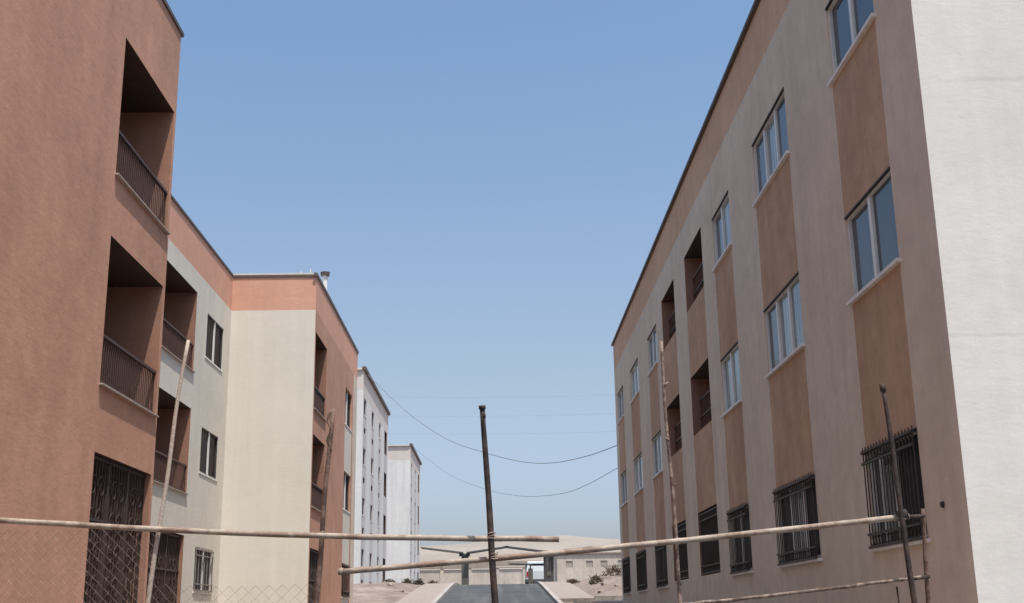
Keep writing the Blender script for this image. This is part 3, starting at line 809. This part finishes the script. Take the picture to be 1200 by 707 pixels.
# ================================================================== GATE AT THE TOP OF THE ROAD
def canopy(x, y, zb, zt, label, w, dark):
    t = thing('gate_canopy', label, 'gate canopy', 'butterfly canopies at the gate', (x, y, zb))
    m = MB(); m.box(-w/2, w/2, -w/2, w/2, -0.4, zt-zb, 'gate_dark' if dark else 'gate_column'); m.build('column', t)
    m = MB(); m.box(-0.36, 0.30, -0.3, 0.3, zt-zb+.001, zt-zb+0.14, 'gate_dark'); m.build('cap', t)
    for s in (-1, 1):
        m = MB()
        a = (s*0.1, zt-zb+0.14); b = (s*2.7, zt-zb+(0.40 if dark and s > 0 else 0.50))
        poly = [a, b, (b[0], b[1]+0.06), (a[0], a[1]+0.08)]
        m.prism(poly, 'y', -0.7, 0.7, 'canopy_metal')
        m.build('wing', t)
    return t
canopy(-1.98, 75, 1.85, 3.66, 'butterfly canopy on a pale stone column at the left of the road top', 0.44, False)
cg = canopy(3.18, 75, 1.85, 3.66, 'butterfly canopy on a dark column at the right of the road top', 0.60, True)
m = MB(); m.box(-0.13, 0.13, -0.335, -0.302, 0.55, 1.35, 'gate_column'); m.build('panel', cg)
# barrier arm
ba = thing('barrier_gate', 'thin dark barrier arm raised level beside the road top', 'barrier', None, (2.15, 78.5, gz(78.5)))
m = MB(); m.box(-0.15, 0.15, -0.15, 0.15, 0.05, 1.05, 'gate_column'); m.build('housing', ba)
m = MB(); m.bar((0.1, -0.2, 1.30-0.0), (-1.35, -0.2, 1.34), 0.07, 'gate_dark', 0.10); m.bar((0,0,1.05),(0,-.2,1.31),0.08,'gate_dark'); m.build('arm', ba)
# white van parked behind the right column
vn = thing('van', 'small white van parked behind the right gate column', 'van', None, (2.95, 90, gz(90)))
vb = MB()
prof = [(0,0.35),(0.02,1.15),(0.18,1.80),(0.35,1.88),(2.7,1.86),(3.35,1.15),(4.05,1.02),(4.15,0.6),(4.12,0.32)]
hw = lambda z: 0.80 if z < 1.1 else 0.80 - (z-1.1)*0.16
L = [(-hw(z), y, z) for y, z in prof]; Rr = [(hw(z), y, z) for y, z in prof]
i = len(vb.v); vb.v += L + Rr; n = len(prof); mi = vb.mi('van_paint')
for q in range(n):
    j = (q+1) % n; vb.f.append((i+q, i+j, i+n+j, i+n+q)); vb.m.append(mi)
vb.f.append(tuple(i+q for q in range(n))); vb.f.append(tuple(i+n+q for q in range(n-1,-1,-1))); vb.m += [mi]*2
vb.build('body', vn)
m = MB(); m.quad((-0.62,0.035,1.16),(0.62,0.035,1.16),(0.56,0.150,1.70),(-0.56,0.150,1.70),'window_glass_dark')
m.build('rear_window', vn)
for s in (-1, 1):
    m = MB(); m.box(*sorted((s*0.62, s*0.77)), -0.03, 0.02, 0.75, 1.12, 'tail_red'); m.build('tail_light', vn)
    for yy in (0.75, 3.3):
        m = MB(); m.tube([(s*0.62,yy,0.31),(s*0.83,yy,0.31)], 0.31, 'rubber', 20); w = m.build('wheel', vn)
        m = MB(); m.tube([(s*0.80,yy,0.31),(s*0.845,yy,0.31)], 0.18, 'wheel_steel', 16); m.build('rim', w)
    m = MB(); m.prism([(1.0,1.18),(2.6,1.18),(2.5,1.68),(1.05,1.70)], 'x', *sorted((s*0.74, s*0.802)), 'window_glass_dark'); m.build('side_window', vn)
m = MB(); m.box(-0.78,0.78,-0.10,-0.005,0.36,0.56,'gate_dark'); m.build('bumper', vn)

# low walls on the hillside
m = MB()
for i in range(20):
    x0 = -32+i*2; y0 = 222 + 1.5*math.sin(i*0.4)
    m.box(x0, x0+2.0, y0, y0+0.4, hz(x0, y0)-1.0, hz(x0, y0)+0.9+0.02*(i % 2), 'stone_wall')
tag(m.build('boundary_wall'), 'long low stone wall running across the sandy hillside', 'wall')

# ================================================================== PLANTS
def leaf_cluster(seed, mat, rx, rz, n, leaf):
    rnd = random.Random(seed); m = MB()
    for i in range(n):
        a = rnd.uniform(0, 2*PI); e = rnd.uniform(-0.1, PI/2); r = rnd.uniform(0.35, 1.0)**0.6
        bump = 0.75+0.35*noise.noise(Vector((math.cos(a)*1.6+seed, math.sin(a)*1.6, e*1.5)))
        p = Vector((math.cos(a)*math.cos(e)*rx*r*bump, math.sin(a)*math.cos(e)*rx*r*bump, max(0.03, math.sin(e)*rz*r*bump)))
        d = Vector((rnd.uniform(-1,1), rnd.uniform(-1,1), rnd.uniform(-0.4,1))).normalized()
        u = d.cross(Vector((rnd.uniform(-1,1), rnd.uniform(-1,1), 0.3))).normalized()
        s = leaf*rnd.uniform(0.6, 1.4)
        m.quad(p-u*s*0.3, p+d*s*0.5-u*s*0.12, p+d*s, p+u*s*0.3, mat)
    return m
def shrub(seed, mat, rx, rz, n, leaf, label, name, group, loc):
    t = thing(name, label, 'shrub', group, loc)
    leaf_cluster(seed, mat, rx, rz, n, leaf).build('foliage', t)
    m = MB(); rnd = random.Random(seed+50)
    for i in range(6):
        a = rnd.uniform(0, 2*PI); m.tube([(0,0,-0.1),(math.cos(a)*rx*.4,math.sin(a)*rx*.4,rz*.5),(math.cos(a)*rx*.75,math.sin(a)*rx*.75,rz*.85)], [0.02,0.014,0.006], 'twig', 5)
    m.build('stem', t); return t
lay = [(5.0,61.5,.55,.55,'plant_dry','dry brown shrub nearest the grey building on the right bank'),
       (6.1,63.5,.9,.7,'plant_dry','wide dry shrub on the crest of the right dirt bank'),
       (7.4,63.0,.8,.55,'plant_green','low dark shrub against the far end of the grey building'),
       (4.2,68.0,.5,.35,'plant_dry','small dry tuft beside the right pavement near the gate'),
       (8.6,66.0,1.0,.6,'plant_dry','dry shrub farthest right on the dirt bank'),
       (-4.6,71.5,.55,.45,'plant_green','dark low shrub left of the road top by the pavement'),
       (-5.4,73.0,.6,.55,'plant_dry','dry shrub below the farther white block'),
       (-6.4,72.0,.6,.4,'plant_dry','small dry bush at the foot of the white blocks'),
       (-3.9,73.5,.5,.35,'plant_green','small dark shrub closest to the left gate column')]
for i, (x, y, rx, rz, mt, lab) in enumerate(lay):
    shrub(i*3+1, mt, rx, rz, 500, 0.10, lab, 'shrub', 'shrubs on the dirt banks', (x, y, gnd(x, y)-0.03))
# long low building and compound wall behind the gate
lbg = thing('low_building', 'long low beige building with small windows on the slope past the gate', 'building', None, (0, 0, 0))
m = MB(); bx0, bx1, by, bz0, bz1 = 7.4, 34.0, 150.0, 1.5, 7.4
us = [bx0]; wins = []
for q in range(12):
    x = bx0+1.1+q*2.15 + (0.35 if q % 3 == 1 else 0); wins.append((x, x+0.85)); us += [x, x+0.85]
us.append(bx1); zs = [bz0, 5.75, 6.55, bz1]
for u0, u1 in zip(us, us[1:]):
    for z0, z1 in zip(zs, zs[1:]):
        if any(a < (u0+u1)/2 < b for a, b in wins) and 5.75 < (z0+z1)/2 < 6.55:
            for (p0, p1) in (((u0,z0),(u1,z0)),((u0,z1),(u1,z1)),((u0,z0),(u0,z1)),((u1,z0),(u1,z1))):
                m.quad((p0[0],by,p0[1]),(p1[0],by,p1[1]),(p1[0],by+.2,p1[1]),(p0[0],by+.2,p0[1]),'beige_render')
            continue
        m.quad((u0,by,z0),(u1,by,z0),(u1,by,z1),(u0,by,z1),'beige_render')
m.box(bx0, bx1, by+.201, by+9, bz0, bz1, 'beige_render', 's')
m.build('wall', lbg)
m = MB(); m.box(bx0-.15, bx1+.15, by-.2, by+9.2, bz1+.002, bz1+.16, 'beige_coping'); m.build('roof', lbg)
for a, b in wins:
    m = MB(); m.box(a+.002, b-.002, by+.08, by+.19, 5.752, 6.548, 'shutter_grey'); m.build('window', lbg)
cw_ = thing('compound_wall', 'beige compound wall with piers and dark coping behind the butterfly canopies', 'wall', None, (0, 0, 0))
m = MB()
for q in range(9):
    x0 = -21+q*3.0; m.box(x0+.2, x0+3.0-.2, 132.05, 132.25, 1.5, 5.0, 'beige_render')
m.build('panel', cw_)
for q in range(10):
    m = MB(); x0 = -21+q*3.0; m.box(x0-.2, x0+.2, 131.95, 132.35, 1.5, 5.12, 'beige_render'); m.build('pier', cw_)
m = MB(); m.box(-21.3, 6.3, 131.9, 132.4, 5.122, 5.22, 'beige_coping'); m.build('coping', cw_)
# stones on the banks
rnd = random.Random(4); rocks = []
def rockmesh(seed):
    m = MB(); r2 = random.Random(seed); import bmesh
    bm = bmesh.new(); bmesh.ops.create_icosphere(bm, subdivisions=2, radius=1)
    for v in bm.verts: v.co *= 0.8+0.5*noise.noise(v.co*1.3+Vector((seed,0,0)))
    bm.verts.index_update()
    m.v = [tuple(v.co) for v in bm.verts]; m.f = [tuple(v.index for v in f.verts) for f in bm.faces]; m.m = [m.mi('rock')]*len(m.f); bm.free()
    return m
spots = [(4.6,54.5,.16),(5.6,57,.13),(6.8,55.5,.18),(5.2,59,.2),(7.7,58.5,.15),(-4.7,60,.15),(-5.6,64,.2),(-4.4,66.5,.14),(-6.3,68,.18)]
names = ['nearest the kerb','beside the shaded strip','out by the side street','high on the right bank','right of the bank beside the wall','left of the left pavement','under the nearer white block','closest to the left pavement edge','farthest left on the left bank']
rp = None
for (x, y, s_), nm in zip(spots, names):
    if rp is None: rp = rockmesh(3).build('rock'); t = rp
    else: t = rp.copy(); C.objects.link(t)
    t.location = (x, y, gnd(x, y)+s_*0.2); t.scale = (s_*1.3, s_, s_*0.7); t.rotation_euler = (0,0,rnd.uniform(0,6))
    tag(t, 'small tan stone on the dirt ' + nm, 'stone', 'stones on the dirt banks')

# ================================================================== LIGHT, SKY, CAMERA
sun_to = Vector((0.17, -0.30, 0.94)).normalized()
el = math.asin(sun_to.z); az = math.atan2(sun_to.x, sun_to.y)
w = bpy.data.worlds.new('World'); sc.world = w; w.use_nodes = True
nt = w.node_tree; nt.nodes.clear()
out = nt.nodes.new('ShaderNodeOutputWorld'); bg = nt.nodes.new('ShaderNodeBackground'); sky = nt.nodes.new('ShaderNodeTexSky')
sky.sky_type = 'NISHITA'; sky.sun_disc = False; sky.sun_elevation = el; sky.sun_rotation = az
sky.air_density = 1.0; sky.dust_density = 3.0; sky.ozone_density = 3.0; sky.altitude = 0
bg.inputs['Strength'].default_value = 0.15
tcw = nt.nodes.new('ShaderNodeTexCoord'); sx = nt.nodes.new('ShaderNodeSeparateXYZ'); rp_ = nt.nodes.new('ShaderNodeValToRGB')
nt.links.new(tcw.outputs['Generated'], sx.inputs[0]); nt.links.new(sx.outputs[2], rp_.inputs[0])
ce = rp_.color_ramp; ce.elements[0].position = 0.0; ce.elements[0].color = (.90,.84,.93,1); ce.elements[1].position = 1.0; ce.elements[1].color = (.85,.90,.88,1)
for pz, cz in ((0.087,(.91,.865,.92,1)),(0.19,(.975,.87,.775,1)),(0.33,(.93,.905,.855,1)),(0.46,(.84,.93,.90,1))):
    e_ = ce.elements.new(pz); e_.color = cz
air = mix(nt, 1.0, sky.outputs[0], rp_.outputs[0], 'MULTIPLY')
nt.links.new(air, bg.inputs[0]); nt.links.new(bg.outputs[0], out.inputs[0])
sl = bpy.data.lights.new('sun', 'SUN'); sl.energy = 4.0; sl.angle = R(0.5); sl.color = (1.0, 0.95, 0.88)
so = bpy.data.objects.new('sun', sl); C.objects.link(so)
so.rotation_euler = sun_to.to_track_quat('Z', 'Y').to_euler(); so.location = (0, 0, 60)
cam = bpy.data.cameras.new('camera'); cam.sensor_width = 36.0; cam.lens = 1389.42/1200*36.0
cam.clip_start = 0.05; cam.clip_end = 6000
co = bpy.data.objects.new('camera', cam); C.objects.link(co)
p, yw, rl = 0.25973242, -0.0155143942, -0.0150425378
cp, sp = math.cos(p), math.sin(p)
Rz = Matrix.Rotation(yw, 3, 'Z')
fwd = Rz @ Vector((0, cp, sp)); right = Rz @ Vector((1, 0, 0)); up = Rz @ Vector((0, -sp, cp))
r2 = right*math.cos(rl) + up*math.sin(rl); u2 = -right*math.sin(rl) + up*math.cos(rl)
M = Matrix(((r2.x, u2.x, -fwd.x), (r2.y, u2.y, -fwd.y), (r2.z, u2.z, -fwd.z))).to_4x4()
co.matrix_world = M
sc.camera = co
sc.view_settings.view_transform = 'Standard'; sc.view_settings.look = 'None'
sc.view_settings.gamma = 1; sc.view_settings.use_curve_mapping = False
sc.view_settings.exposure = 0.52
